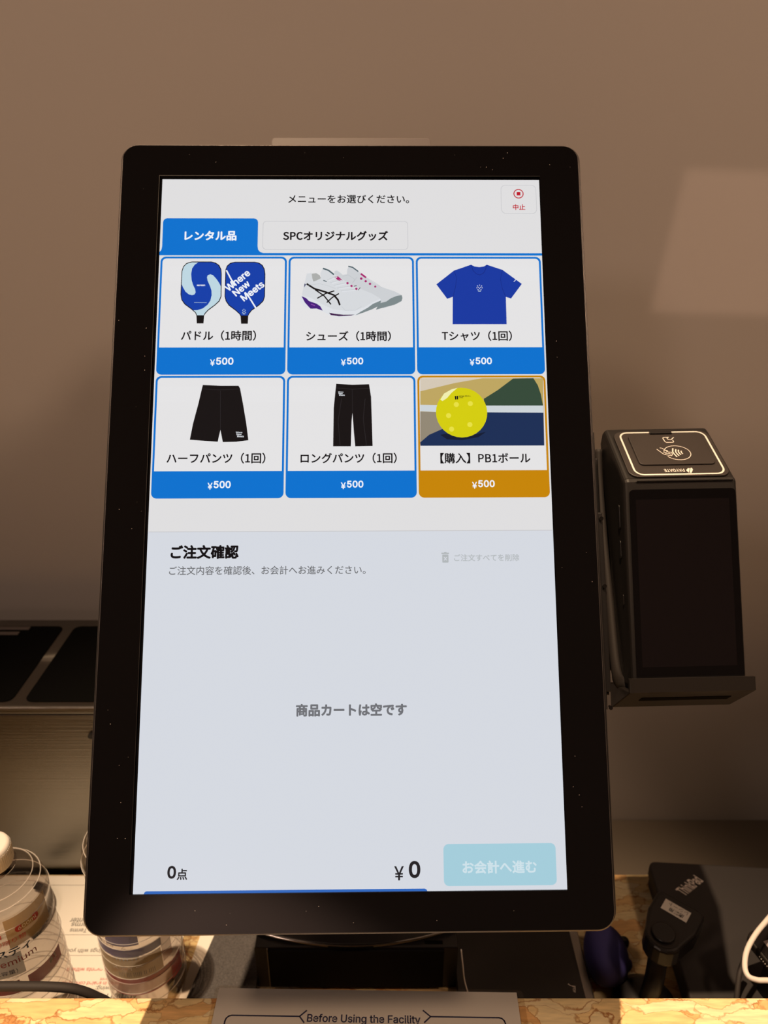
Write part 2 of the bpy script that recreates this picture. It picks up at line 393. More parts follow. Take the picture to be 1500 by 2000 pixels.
# ---------------------------------------------------------------- counter, ledge, shelf
ct = thing('counter', (0, .45, 0), 'lower strand board counter top behind the front ledge, under bottles and laptop', 'counter')
b = MB(); b.box(WF, -1.3, 1.3, .338, .5726, .775, .80, M['osb_shaded']); b.build('worktop', ct)
b = MB(); b.box(WF, -1.29, 1.29, .50, .52, 0, .775, M['shelf']); b.build('support_panel', ct)
lg = thing('front_ledge', (0, .2, 0), 'raised strand board ledge with bright pale flakes along the bottom of the photo', 'ledge')
b = MB(); b.box(WF, -1.3, 1.3, .06, .348, .914, .944, M['osb'], .0012); b.build('ledge_top', lg)
b = MB(); b.box(WF, -1.3, 1.3, .31, .336, 0, .914, M['osb_shaded']); b.build('front_panel', lg)
bs = thing('back_shelf', (0, .66, 0), 'dim brown low shelf between the counter and the back wall', 'shelf')
b = MB(); b.box(WF, -1.3, 1.3, .576, .758, .664, .684, M['shelf']); b.build('shelf_board', bs)
b = MB(); b.box(WF, -1.3, 1.3, .58, .60, 0, .664, M['shelf']); b.build('shelf_front', bs)

# ---------------------------------------------------------------- kiosk monitor
O, EX, EY, EZ = V((-.02178, .45360, 1.27931)), V((.9999, .0142, -.0021)), V((-.0059, .5381, .8429)), V((.0131, -.8428, .5381))
W, H = .2677, .4760
MF = Fr(O, EX, EY, EZ)
mon = thing('kiosk_monitor', (-.03, .53, .857), 'tall black touchscreen kiosk monitor showing a blue rental menu, on its stand', 'monitor')
cv_ = .0013
out_pts = rrect(0, cv_, .3244, .5250, .0105, 8)
b = MB(); b.prism(MF, out_pts, -.0050, -.0012, M['glass'], .0005, 2)
glass = b.build('touch_glass', mon)
# printed bezel: ring around the picture
b = MB()
def ring(b, fr, outer, inner, z0, z1, m):
    n = len(outer); vs_ = [fr(*p, z1) for p in outer] + [fr(*p, z1) for p in inner] + [fr(*p, z0) for p in outer] + [fr(*p, z0) for p in inner]; fs = []
    for i in range(n):
        j = (i + 1) % n
        fs += [(i, j, n + j, n + i), (2 * n + j, 2 * n + i, 3 * n + i, 3 * n + j), (i, 2 * n + i, 2 * n + j, j), (n + j, 3 * n + j, 3 * n + i, n + i)]
    b.flat = False; b.add(vs_, fs, m)
xl, xr, yt, yb = -W / 2 - .0020, W / 2 + .0006, H / 2 + .0024, -H / 2 - .0001
inner = []
for i, (x, y) in enumerate(out_pts):
    q = i // 9; inner.append(((xr, yt), (xl, yt), (xl, yb), (xr, yb))[q] if i % 9 == 4 else None)
def inner_pts():
    r = []
    for i, (x, y) in enumerate(out_pts):
        q = i // 9; c = ((xr, yt), (xl, yt), (xl, yb), (xr, yb))[q]; r.append((c[0] + (x - c[0]) * 1e-4, c[1] + (y - c[1]) * 1e-4))
    return r
ring(b, MF, out_pts, inner_pts(), -.0012, 0.0004, M['glass']); b.build('bezel', mon)
b = MB(); b.stroke(MF, [(xl, yb + .02), (xl, yt), (xr, yt)], .0003, .00045, M['metal']); b.build('window_line', glass)
b = MB(); b.prism(MF, rrect(0, cv_ + .0003, .3284, .5290, .0120, 8), -.0125, -.0022, M['plastic'], .0008, 3); b.build('front_frame', mon)
b = MB(); b.tube([MF(x, y, .0000) for x, y in rrect(0, cv_, .3243, .5249, .0105, 8)], .00042, M['rim'], 8, 1, closed=True); b.build('glass_edge_line', mon)
b = MB(); b.tube([MF(x, y, -.0032) for x, y in rrect(0, cv_ + .0003, .3281, .5287, .0118, 8)], .0005, M['rim'], 8, 1, closed=True); b.build('metal_rim', mon)
b = MB(); b.prism(MF, rrect(0, cv_, .321, .522, .012, 8), -.034, -.0115, M['plastic'], .006, 4); b.build('housing', mon)
b = MB()
for i in range(46):
    for _ in range(20):
        x, y = random.uniform(-.16, .16), random.uniform(-.258, .262)
        if abs(x) > W / 2 + .004 or abs(y) > H / 2 + .004: break
    r = random.choice((.00010, .00012, .00015, .0002))
    b.poly(MF, [(x + r * random.uniform(.6, 1.5) * math.cos(k * 1.05), y + r * random.uniform(.6, 1.4) * math.sin(k * 1.05)) for k in range(6)], .0006, M['dust'])
d_ = b.build('dust', mon); d_['kind'] = 'stuff'
b = MB(); b.prism(MF, rrect(-.0013, .2775, .1222, .0345, .003, 5), -.044, -.0342, M['smoke'], .001, 2); b.build('rear_camera_bar', mon, )

# ---- the picture
dsp = MB(); dsp.poly(MF, [(-W / 2, -H / 2), (W / 2, -H / 2), (W / 2, H / 2), (-W / 2, H / 2)], -.0004, SC['page'])
display = dsp.build('display', mon)
def U(u, v): return ((u / 1080 - .5) * W, (.5 - v / 1920) * H)
def UL(z): return -.0004 + z * 3.2e-5
def urect(b, u0, v0, u1, v1, z, m, r=0, corners=None):
    if r:
        pts = rrect((u0 + u1) / 2, (v0 + v1) / 2, u1 - u0, v1 - v0, r)
    else: pts = [(u0, v0), (u1, v0), (u1, v1), (u0, v1)]
    b.poly(MF, [U(*p) for p in pts], UL(z), SC[m])
def utext(b, t, u0, u1, v, z, m, bold=0):
    b.text(MF, t, U(u0, v)[0], U(u1, v)[0], U(u0, v)[1], UL(z), SC[m], bold)
UK = W / 1080
b = MB(); urect(b, 0, 1016, 1080, 1920, 1, 'cart'); urect(b, 2, 1015, 1078, 1017, 2, 'hair'); b.build('cart_panel', display)
b = MB(); utext(b, 'メニューをお選びください。', 359.7, 705, 60.3, 1, 'ink', .5); b.build('heading', display)
b = MB(); urect(b, 968.5, 15.5, 1070.5, 104.8, 1, 'hair', 14); urect(b, 970, 17, 1069, 103.3, 2, 'page', 13)
b.disc(MF, U(1019.4, 43), 14.6 * UK, UL(3), SC['red']); b.disc(MF, U(1019.4, 43), 11.9 * UK, UL(4), SC['page']); urect(b, 1014, 37.6, 1024.8, 48.4, 5, 'red')
utext(b, '中止', 1002, 1037.3, 84.2, 3, 'red', .6); b.build('stop_button', display)
b = MB()
tab = [(0, 232), (0, 222), (5, 216), (6.7, 205), (6.7, 132)] + [(18 - 11.3 * math.cos(math.radians(a)), 132 - 12 * math.sin(math.radians(a))) for a in (30, 60, 90)] + \
      [(263.3 + 12 * math.sin(math.radians(a)), 132 - 12 * math.cos(math.radians(a))) for a in (0, 30, 60, 90)] + [(275.3, 205), (277, 215), (283, 222), (292, 225), (1080, 225), (1080, 232)]
b.poly(MF, [U(*p) for p in tab], UL(1), SC['blue']); utext(b, 'レンタル品', 68.5, 215.2, 173, 2, 'white', 1.1); b.build('selected_tab', display)
b = MB(); urect(b, 289, 128, 701, 214.5, 1, 'hair', 10); urect(b, 290.6, 129.6, 699.4, 212.9, 2, 'page', 9); utext(b, 'SPCオリジナルグッズ', 346.7, 644.3, 172.7, 3, 'ink', .9); b.build('plain_tab', display)
PICS = {
 0: [
  ('p','ink',[(92.2,250.8),(146.7,250.8),(159.2,254.3),(169.0,261.4),(175.0,273.6),(176.5,287.9),(177.5,354.6),(172.8,368.7),(160.8,380.8),(142.3,395.8),(134.6,404.8),(131.0,410.8),(129.8,433.7),(111.3,433.7),(109.6,410.8),(106.1,402.8),(94.9,392.8),(75.4,377.8),(66.5,364.7),(63.4,348.6),(64.1,279.8),(67.8,265.5),(77.0,255.3)]),
  ('p','pblue',[(92.6,253.3),(146.2,253.2),(157.7,256.5),(166.7,263.0),(172.7,274.6),(174.3,288.3),(175.2,354.2),(170.7,367.1),(159.2,378.8),(140.7,393.8),(132.6,403.2),(129.4,410.0),(111.5,410.0),(108.0,401.6),(96.7,391.2),(77.3,376.1),(68.3,363.5),(65.7,348.2),(66.2,280.2),(69.8,266.8),(78.2,257.6)]),
  ('p','pale',[(109.5,253.7),(100.1,260.4),(93.2,271.6),(91.1,287.9),(93.0,306.2),(97.3,320.3),(103.4,332.5),(105.4,342.6),(102.0,349.0),(95.4,351.0),(86.8,348.6),(77.0,340.5),(70.0,328.4),(65.8,318.3),(66.2,280.2),(69.8,266.8),(78.2,257.6),(92.6,253.3)]),
  ('p','pale',[(135.6,298.0),(137.3,291.9),(144.9,288.9),(152.6,291.9),(162.4,303.1),(170.4,315.3),(174.8,324.4),(175.2,354.2),(170.7,367.1),(159.2,378.8),(140.7,393.8),(132.6,403.2),(129.4,410.0),(111.5,410.0),(108.0,401.6),(101.2,395.4),(112.0,394.8),(126.9,389.8),(139.9,378.8),(147.1,366.7),(150.1,350.6),(149.1,336.5),(145.0,324.4),(137.8,308.2)]),
  ('t','white','sansan',(107.8,323.6),(131.0,323.6),2.2),
  ('s','pale',1.0,[(101.8,372.5),(136.9,373.1)]),
  ('p','ink',[(212.7,251.6),(268.3,251.5),(280.8,254.4),(290.5,261.3),(296.4,272.5),(298.8,287.8),(298.8,354.6),(294.9,368.7),(283.2,381.2),(262.6,396.8),(256.2,405.8),(253.4,411.8),(252.6,434.7),(234.1,434.7),(232.1,412.8),(228.7,406.8),(218.1,396.8),(198.7,381.8),(189.9,368.7),(186.3,354.6),(186.5,275.6),(190.4,263.4),(199.4,254.8)]),
  ('p','pblue',[(213.2,254.0),(267.9,254.0),(279.5,256.6),(288.4,262.9),(294.1,273.5),(296.5,288.2),(296.5,354.2),(293.0,367.1),(281.4,379.2),(260.9,394.8),(254.2,404.4),(252.1,410.8),(233.9,410.8),(230.4,405.2),(219.5,395.0),(200.6,380.0),(191.9,367.3),(188.5,354.2),(188.7,276.5),(192.4,265.0),(200.6,257.3)]),
  ('s','white',4.2,[(189.2,276.7),(213.5,323.3)]),
  ('s','white',4.2,[(247.7,345.5),(274.4,389.2)]),
  ('t','white','Where',(196.2,340.9),(257.9,288.2),2.0),
  ('t','white','New',(218.0,355.0),(258.6,319.9),2.0),
  ('t','white','Meets',(240.6,369.5),(298.3,322.7),2.0),
  ('d','pale',1.3,(241.1,392.4)),
  ('d','pale',1.3,(237.7,395.4)),
  ('d','pale',1.3,(244.6,395.4)),
  ('d','pale',1.3,(239.3,399.2)),
  ('d','pale',1.3,(243.5,399.2)),
  ('d','pale',1.3,(237.1,402.8)),
  ('d','pale',1.3,(245.9,402.8)),
  ('d','pale',1.3,(241.3,403.8)),
  ('s','pale',1.5,[(238.2,406.4),(244.8,406.4)]),
 ],
 1: [
  ('p','shoe2',[(492.9,279.1),(499.2,277.3),(505.5,281.3),(516.1,290.3),(527.7,288.5),(528.3,274.6),(532.9,263.8),(543.5,266.7),(560.4,280.2),(568.8,285.8),(583.6,299.2),(598.3,310.4),(623.5,326.0),(661.4,339.4),(678.1,348.3),(682.2,357.2),(680.0,368.3),(667.4,376.0),(629.5,389.3),(608.5,383.8),(535.1,343.9),(493.0,306.0)]),
  ('p','sole',[(681.3,350.5),(683.1,359.4),(680.5,368.3),(661.0,378.9),(633.7,386.4),(608.5,393.7),(617.0,377.2),(624.3,373.2),(638.0,369.4),(650.7,359.9),(667.6,352.7)]),
  ('s','slate',3.4,[(531.3,264.7),(543.5,267.8),(559.6,280.4)]),
  ('s','shade',0.8,[(516.1,294.8),(530.9,290.3),(549.9,303.7),(543.5,314.9)]),
  ('s','shade',0.8,[(543.5,314.9),(556.2,297.0)]),
  ('s','pink',5.1,[(566.7,286.9),(581.5,298.8)]),
  ('d','pink',3.6,(567.8,301.5)),
  ('d','pink',3.4,(580.4,309.5)),
  ('d','pink',3.4,(592.4,317.1)),
  ('d','pink',3.0,(607.1,325.4)),
  ('s','shade',0.8,[(585.7,301.0),(608.8,314.9),(625.6,328.3)]),
  ('p','shoe',[(414.9,287.0),(427.5,284.8),(430.8,301.5),(433.0,310.5),(455.0,300.4),(452.8,285.9),(460.1,271.3),(471.8,275.8),(492.9,288.1),(514.0,302.6),(535.1,317.1),(566.7,332.7),(598.2,346.1),(619.2,359.4),(623.3,368.3),(598.1,383.8),(577.1,399.3),(556.1,409.2),(524.8,415.1),(501.8,415.8),(478.8,409.2),(457.8,397.0),(441.0,391.5),(422.2,391.5),(405.4,383.8),(397.3,370.5),(396.8,359.4),(401.9,350.6),(404.9,332.8),(409.9,310.5)]),
  ('p','inner',[(428.6,287.0),(441.2,285.4),(450.8,291.5),(455.0,300.4),(442.9,307.1),(433.4,310.5),(430.4,300.4)]),
  ('p','shoe',[(455.0,300.4),(452.8,285.9),(460.1,271.3),(471.8,275.8),(492.9,288.1),(505.6,298.2),(476.1,306.0),(450.9,308.2)]),
  ('p','slate2',[(408.9,316.1),(413.1,319.4),(407.3,328.8)]),
  ('p','midsole',[(401.3,351.7),(428.2,359.4),(459.8,378.3),(489.1,392.6),(522.6,396.6),(551.9,395.9),(577.1,386.0),(600.2,371.6),(621.2,361.6),(623.3,368.3),(598.1,383.8),(577.1,399.3),(556.1,409.2),(524.8,415.1),(501.8,415.8),(478.8,409.2),(457.8,397.0),(441.0,391.5),(422.2,391.5),(405.4,383.8),(397.3,370.5),(397.2,359.4)]),
  ('p','sole',[(622.9,366.5),(621.2,380.5),(598.0,392.6),(572.9,402.6),(550.9,410.3),(566.6,399.3),(585.5,388.2),(600.2,376.7)]),
  ('p','purple',[(400.9,353.9),(413.5,359.4),(422.0,368.3),(443.0,376.0),(453.5,383.8),(460.3,396.6),(443.1,390.4),(426.4,390.9),(420.0,383.8),(410.5,372.7)]),
  ('s','lilac',2.1,[(427.3,377.6),(438.8,382.0)]),
  ('p','plum',[(477.7,402.5),(493.4,405.9),(518.5,408.5),(549.8,408.1),(539.4,411.2),(505.9,412.9),(482.9,409.6)]),
  ('s','ink',5.1,[(414.8,317.2),(436.3,331.7),(467.9,341.7),(491.1,350.6),(502.6,365.0),(507.9,380.5)]),
  ('s','ink',3.6,[(438.5,334.6),(463.8,352.8),(483.2,378.3)]),
  ('s','ink',3.4,[(492.5,338.3),(467.9,346.1),(444.5,360.5)]),
  ('s','ink',3.4,[(505.3,346.1),(486.9,357.7),(471.4,372.7)]),
  ('s','slate',4.2,[(460.1,271.3),(476.0,277.3),(491.2,289.9)]),
  ('p','pink',[(492.9,297.5),(502.4,294.8),(515.1,306.4),(509.8,310.4),(501.4,306.4)]),
  ('d','pink',3.4,(529.2,315.6)),
  ('d','pink',3.4,(540.4,323.8)),
  ('d','pink',3.4,(554.1,332.3)),
  ('s','slate',2.5,[(461.4,307.1),(470.9,310.9)]),
  ('s','ink',1.7,[(546.7,324.9),(555.1,322.7)]),
  ('s','ink',1.7,[(559.3,336.1),(565.0,328.3)]),
  ('s','shade',0.8,[(471.9,306.0),(497.1,294.8)]),
  ('s','shade',0.8,[(481.4,314.0),(510.2,304.6)]),
  ('s','shade',0.8,[(490.9,322.1),(523.3,314.5)]),
  ('s','shade',0.8,[(500.4,330.1),(536.4,324.3)]),
  ('s','shade',0.8,[(509.9,338.1),(549.4,334.1)]),
  ('s','midsole',2.5,[(476.1,308.7),(500.3,297.5)]),
  ('s','midsole',2.5,[(485.7,316.7),(513.4,307.3)]),
  ('s','midsole',2.5,[(495.2,324.7),(526.5,317.1)]),
  ('s','midsole',2.5,[(504.6,332.8),(539.5,327.0)]),
  ('s','midsole',2.5,[(514.1,340.8),(552.6,336.7)]),
  ('s','shade',0.6,[(512.1,383.8),(522.6,395.9),(551.9,395.9),(568.7,383.8)]),
  ('s','shade',0.6,[(419.5,321.6),(450.9,317.2),(476.2,323.9),(497.3,332.8)]),
 ],
 2: [
  ('p','tee',[(877.9,259.6),(887.4,264.9),(900.9,267.0),(914.4,264.9),(922.3,259.6),(966.3,275.1),(1019.7,317.1),(987.9,360.6),(973.5,355.7),(973.3,436.2),(822.3,436.2),(824.3,355.7),(808.5,361.4),(778.9,318.5),(829.3,277.3)]),
  ('s','teed',1.6,[(878.2,261.3),(883.2,277.2),(892.6,287.4),(902.2,290.7),(913.1,284.2),(918.8,273.1),(921.9,261.2)]),
  ('s','teed',1.2,[(830.0,278.5),(836.5,299.7),(832.1,328.2),(825.0,355.7)]),
  ('s','teed',1.2,[(966.2,275.9),(959.6,303.7),(964.6,332.2),(973.1,355.7)]),
  ('s','white',1.6,[(997.2,310.6),(1005.1,302.9)]),
  ('s','pale',2.4,[(896.0,338.7),(903.7,338.7)]),
  ('d','white',1.3,(900.3,320.9)),
  ('d','white',1.3,(894.5,323.3)),
  ('d','white',1.3,(906.0,323.3)),
  ('d','white',1.3,(897.4,327.4)),
  ('d','white',1.3,(902.8,327.4)),
  ('d','white',1.3,(892.8,329.0)),
  ('d','white',1.3,(907.4,329.0)),
  ('d','white',1.3,(900.0,331.4)),
  ('d','white',1.3,(895.7,334.7)),
  ('d','white',1.3,(904.2,334.7)),
 ],
 3: [
  ('p','ink',[(133.5,610.9),(181.6,613.3),(230.9,613.3),(235.4,620.9),(245.0,667.6),(254.7,720.6),(261.2,766.6),(228.2,770.9),(192.1,771.6),(188.7,755.5),(184.9,738.0),(181.1,755.5),(178.6,770.7),(147.5,768.5),(102.9,764.9),(110.0,720.2),(123.1,662.9),(131.2,620.8)]),
  ('s','ink2',1.3,[(131.2,622.1),(181.9,624.8),(234.5,622.3)]),
  ('s','ink2',1.3,[(181.9,627.5),(184.8,735.8)]),
  ('t','white','Where',(226.8,746.8),(244.4,746.9),1.0),
  ('t','white','New',(228.7,752.5),(242.4,752.5),1.0),
  ('t','white','Meets',(230.6,758.2),(249.1,758.2),1.0),
 ],
 4: [
  ('p','ink',[(498.7,607.9),(542.7,611.1),(588.8,609.4),(594.3,646.0),(598.1,783.6),(550.9,784.4),(547.0,743.2),(543.6,690.3),(541.0,712.4),(538.9,784.3),(490.9,784.2),(492.1,676.9),(496.2,632.5)]),
  ('s','ink2',1.7,[(497.9,620.0),(542.7,623.7),(590.5,621.1)]),
  ('s','ink2',1.7,[(513.5,650.3),(504.2,712.3),(509.6,780.3)]),
  ('s','ink2',1.7,[(578.0,650.5),(572.7,708.1),(581.1,780.5)]),
  ('s','ink2',1.3,[(542.7,624.5),(543.6,689.4)]),
  ('t','white','Where',(504.0,633.4),(518.4,633.4),1.0),
  ('t','white','New',(505.4,637.9),(516.6,637.9),1.0),
  ('t','white','Meets',(506.9,642.3),(522.1,642.4),1.0),
 ],
 5: [
  ('p','court',[(729.7,592.3),(1069.4,592.8),(1065.5,783.5),(728.0,783.4)]),
  ('p','courtp',[(729.7,592.3),(903.3,592.5),(824.3,606.6),(729.2,630.0)]),
  ('p','cgreen',[(986.3,593.9),(1042.4,592.7),(1054.1,613.4),(1061.5,639.1),(1066.5,672.0),(905.4,671.7),(903.9,651.6),(943.9,626.1)]),
  ('p','cblue',[(909.1,689.9),(1066.6,691.1),(1065.5,783.5),(728.0,783.4),(727.3,773.8),(751.7,752.9),(788.9,736.2)]),
  ('p','gravel',[(728.5,687.4),(789.7,689.7),(788.9,736.2),(751.7,752.9),(727.7,773.8)]),
  ('p','cwhite',[(728.7,668.3),(790.0,669.3),(789.7,689.7),(728.5,686.6)]),
  ('p','cwhite',[(905.4,670.8),(1066.5,671.1),(1066.6,691.1),(904.9,689.9)]),
  ('p','cshade',[(782.4,753.0),(821.5,744.7),(870.5,753.2),(907.6,744.9),(886.7,759.5),(841.5,767.8),(800.6,765.6)]),
  ('d','ball',70.4,(841.9,690.2)),
  ('p','ballhi',[(784.1,653.6),(794.8,636.5),(815.6,624.6),(832.3,620.3),(815.4,634.4),(802.8,649.3),(790.2,657.8)]),
  ('d','balld',7.0,(828.0,667.7)),
  ('d','balld',7.0,(806.0,699.0)),
  ('d','balld',7.0,(813.5,737.1)),
  ('d','balld',7.0,(866.4,665.2)),
  ('d','balld',7.0,(863.8,724.5)),
  ('p','ink',[(823.9,644.2),(833.4,643.0),(833.2,653.2),(824.6,653.6)]),
  ('s','ball',1.2,[(828.9,643.0),(828.7,653.6)]),
  ('t','ink','PICKLEBALL',(835.9,646.4),(868.1,645.2),0.6),
  ('t','ink','ONE',(835.8,650.2),(847.3,649.8),0.6),
 ],
}
NAMES = ['パドル（1時間）', 'シューズ（1時間）', 'Tシャツ（1回）', 'ハーフパンツ（1回）', 'ロングパンツ（1回）', '【購入】PB1ボール']
NX = [(69, 276.3, 469), (414.7, 650.1, 470.7), (791.7, 987.2, 470.2), (42.1, 308.4, 816.3), (402.9, 663.3, 817), (781.4, 1026.2, 818)]
PX = [(151.2, 215.5), (511.4, 573), (867.4, 929.2), (154.3, 216.6), (512, 572.8), (866, 927.4)]
CX = [(4.2, 358.5), (363.5, 716.5), (721.8, 1075.8)]
RY = [(236, 581.5, 503.5, 542.9), (585.2, 926.3, 851.8, 888.6)]
for i in range(6):
    (u0, u1), (v0, v1, vw, vp) = CX[i % 3], RY[i // 3]
    b = MB(); c = 'orange' if i == 5 else 'blue'
    urect(b, u0, v0, u1, v1, 1, c, 15)
    wp = [p for p in rrect((u0 + u1) / 2, (v0 + vw) / 2 + 20, u1 - u0 - 11, vw - v0 + 35, 11) ]
    wp = [(x, min(y, vw)) for x, y in wp]; wp = [(x, max(y, v0 + 5.5)) for x, y in wp]
    b.poly(MF, [U(*p) for p in rrect((u0 + u1) / 2, v0 + 40, u1 - u0 - 11, 69, 11)], UL(2), SC['tile'])
    urect(b, u0 + 5.5, v0 + 30, u1 - 5.5, vw, 2, 'tile')
    z = 3
    for it in PICS[i]:
        if it[0] == 'p': b.poly(MF, [U(*p) for p in it[2]], UL(z), SC[it[1]])
        elif it[0] == 's': b.stroke(MF, [U(*p) for p in it[3]], it[2] * UK, UL(z), SC[it[1]])
        elif it[0] == 'd': b.disc(MF, U(*it[3]), it[2] * UK, UL(z), SC[it[1]])
        elif it[0] == 't': b.text_line(MF, it[2], U(*it[3]), U(*it[4]), UL(z), SC[it[1]], it[5])
        z += .22
    a, e, v = NX[i]; utext(b, NAMES[i], a, e, v, 3, 'ink', .6)
    a, e = PX[i]; b.text(MF, '¥', U(a, 0)[0], U(a + 13.5, 0)[0], U(0, vp + 4.3)[1], UL(3), SC['white'], .9)
    b.text(MF, '500', U(a + 16.5, 0)[0], U(e, 0)[0], U(0, vp)[1], UL(3), SC['white'], 2.1)
    o = b.build('product_tile', display)
    o['label'] = ['tile with two blue paddles', 'tile with white and purple shoes', 'tile with a blue T-shirt', 'tile with black shorts', 'tile with long black trousers', 'orange tile with a yellow ball'][i]
b = MB(); utext(b, 'ご注文確認', 62.1, 242.1, 1070.2, 3, 'ink', 1.2); utext(b, 'ご注文内容を確認後、お会計へお進みください。', 60.1, 578.3, 1119.3, 3, 'grey', .2); b.build('order_heading', display)
b = MB(); utext(b, 'ご注文すべてを削除', 813.7, 987.5, 1088.6, 3, 'faint', .4)
urect(b, 782, 1080, 798.5, 1101.5, 3, 'faint', 2); urect(b, 780, 1075, 800, 1078.4, 3, 'faint'); urect(b, 787, 1073, 793.5, 1076, 3, 'faint')
b.stroke(MF, [U(786.5, 1086.5), U(794, 1095.5)], 2 * UK, UL(4), SC['cart']); b.stroke(MF, [U(794, 1086.5), U(786.5, 1095.5)], 2 * UK, UL(4), SC['cart']); b.build('delete_button', display)
b = MB(); utext(b, '商品カートは空です', 397.9, 683.7, 1479.7, 3, 'dim', 1.2); b.build('empty_cart_text', display)
b = MB(); utext(b, '0', 83.2, 104.8, 1869.6, 3, 'ink2', 2.2); utext(b, '点', 106.8, 132.8, 1874.7, 3, 'ink2', .7); b.build('item_count', display); b = MB()
utext(b, '¥', 648, 672.2, 1877.5, 3, 'ink2', .4); utext(b, '0', 684.5, 713.5, 1869, 3, 'ink2', 2.2); b.build('order_total', display)
b = MB(); urect(b, 772, 1809.5, 1054.6, 1909, 3, 'button', 13); utext(b, 'お会計へ進む', 818.8, 1005.6, 1865, 4, 'btext', .9); b.build('checkout_button', display)
b = MB(); b.poly(MF, [U(*p) for p in [(27, 1920), (28, 1916.5), (32, 1913.6), (724, 1914), (729, 1917), (730, 1920)]], UL(3), SC['bar']); b.build('progress_bar', display)

# ---- stand: bent arm, foot plate with curved chrome lip
b = MB()
SF = Fr((-.0295, 0, 0), (0, 1, 0), (0, 0, 1), (1, 0, 0))
top = MF(0, -.10, -.034); low = MF(0, -.16, -.034)
b.prism(SF, [(low.y, low.z), (top.y, top.z), (top.y + .03, top.z + .0), (.60, 1.08), (.575, .861), (.53, .861)], -.045, .045, M['plastic'], .003, 2); b.build('stand_arm', mon)
b = MB()
arc = [(-.0295 + .263 * math.sin(math.radians(a)), .712 - .263 * math.cos(math.radians(a))) for a in [-22 + 44 * k / 40 for k in range(41)]]
foot = arc + [(.07, .60), (-.129, .60)]
b.prism(WF, foot, .8575, .8612, M['plastic'], .0006, 1); b.build('stand_foot', mon)
b = MB(); b.tube([(x, y - .0006, .8598) for x, y in arc], .0014, M['chrome'], 8, 1); foot_rim = b.build('foot_rim', mon)
b = MB(); b.tube([(x, y - .0021, .8597) for x, y in arc[16:25]], .0007, M['deep'], 8, 1); b.build('rim_slot', foot_rim)

# ---------------------------------------------------------------- payment terminal and cradle
c5, s5 = math.cos(math.radians(5)), math.sin(math.radians(5))
ty0, tz0 = EY * c5 + EZ * s5, EZ * c5 - EY * s5
rl = math.radians(.9)
TX, TY = EX * math.cos(rl) + ty0 * math.sin(rl), ty0 * math.cos(rl) - EX * math.sin(rl)
TF = Fr(MF(.2263, .0222, -.012), TX, TY, tz0)
LF = Fr(TF(0, .002, -.0015), TX, TY * .7238 - tz0 * .69, TY * .69 + tz0 * .7238)
BX = Fr(TF.o, TF.y, TF.z, TF.x)      # side profile frame: (y, z) extruded along x
term = thing('payment_terminal', TF(0, -.14, -.03), 'black card payment terminal with blank dark screen, in the cradle right of the monitor', 'terminal')
prof = [(-.1425, -.036), (-.1425, -.002), (-.1405, 0), (-.001, 0), (.0012, -.0012), (.0020, -.0023), (.0355, -.0343), (.0400, -.0388), (.0424, -.0415), (.0415, -.046), (.034, -.052), (.010, -.0500), (-.05, -.040)]
b = MB(); b.prism(BX, prof, -.0392, .0392, M['matte'], .0035, 4); b.build('body', term)
b = MB(); b.prism(TF, rrect(.0005, -.0735, .0735, .1345, .003), .0000, .0006, M['glass'], .0003, 2); tg = b.build('screen', term)
b = MB(); b.poly(TF, [(-.032, -.0132), (.0325, -.0132), (.0325, -.127), (-.032, -.127)], .00065, M['lcd']); b.build('lcd_panel', tg)
lid = MB(); lid.prism(LF, rrect(.0008, .0258, .0705, .0515, .007), -.001, .0010, M['cover'], .0005, 2); lid_o = lid.build('printer_cover', term)
b = MB(); f = rrect(.0014, .026, .0625, .0480, .006, 8); n = len(f)
for k in range(n): b.stroke(LF, [f[k], f[(k + 1) % n]], .0013, .00105, M['ink'])
b.build('cover_frame_line', lid_o)
b = MB(); b.prism(LF, rrect(.0022, .0288, .0540, .0345, .0035), .0009, .0022, M['cover'], .0006, 3); b.build('cover_flap', lid_o)
b = MB(); z = .00225
el = [(.0053 + .0093 * math.cos(math.radians(a)), .0241 + .0080 * math.sin(math.radians(a))) for a in range(-150, 171, 8)]
b.stroke(LF, el, .0005, z, M['ink'])
for x, y0, y1, bow in ((.0036, .0292, .0194, .0016), (.0054, .0281, .0206, .0012), (.0071, .0273, .0217, .0009), (.0088, .0262, .0227, .0006)):
    b.stroke(LF, [(x, y0), (x - bow * .8, (y0 + y1) / 2 + .001), (x - bow * .7, (y0 + y1) / 2 - .001), (x, y1)], .0009, z, M['ink'])
for s_ in ([(-.0056, .0299), (-.0044, .0297), (-.0031, .0283)], [(-.0082, .0286), (-.0051, .023), (-.0034, .0219), (.0002, .0208), (.0013, .0225), (.0013, .0247), (-.0015, .0252), (-.0031, .0283)],
          [(-.0045, .0247), (-.0025, .0243), (-.0034, .0228)], [(-.0022, .0232), (-.0004, .0238), (-.0002, .0222)], [(-.0031, .0276), (-.001, .0266), (-.0015, .0256)]):
    b.stroke(LF, s_, .0005, z, M['ink'])
b.stroke(LF, [(.0047, .0423), (.0005, .0421), (.0000, .0410), (.0003, .0375), (.0010, .0362), (.0060, .0362), (.0066, .0370), (.0065, .0388)], .0006, z, M['ink'])
b.stroke(LF, [(.0047, .0423), (.0030, .0414), (.0034, .0396), (.0055, .0394), (.0082, .0421)], .0006, z, M['ink'])
b.build('contactless_symbol', lid_o)
b = MB(); Fx = Fr(LF.o, -LF.x, -LF.y, LF.z)
b.text(Fx, 'PAYGATE', -.0049, .0092, -.0060, .00112, M['ink'], -1.5, .0033)
for q in ([(.0060, .006), (.0079, .0080), (.0093, .0080), (.0069, .0031)], [(.0098, .0082), (.0108, .0084), (.0110, .0066), (.0090, .0031), (.0075, .0031)]): b.poly(LF, q, .00112, M['ink'])
b.build('maker_mark', lid_o)
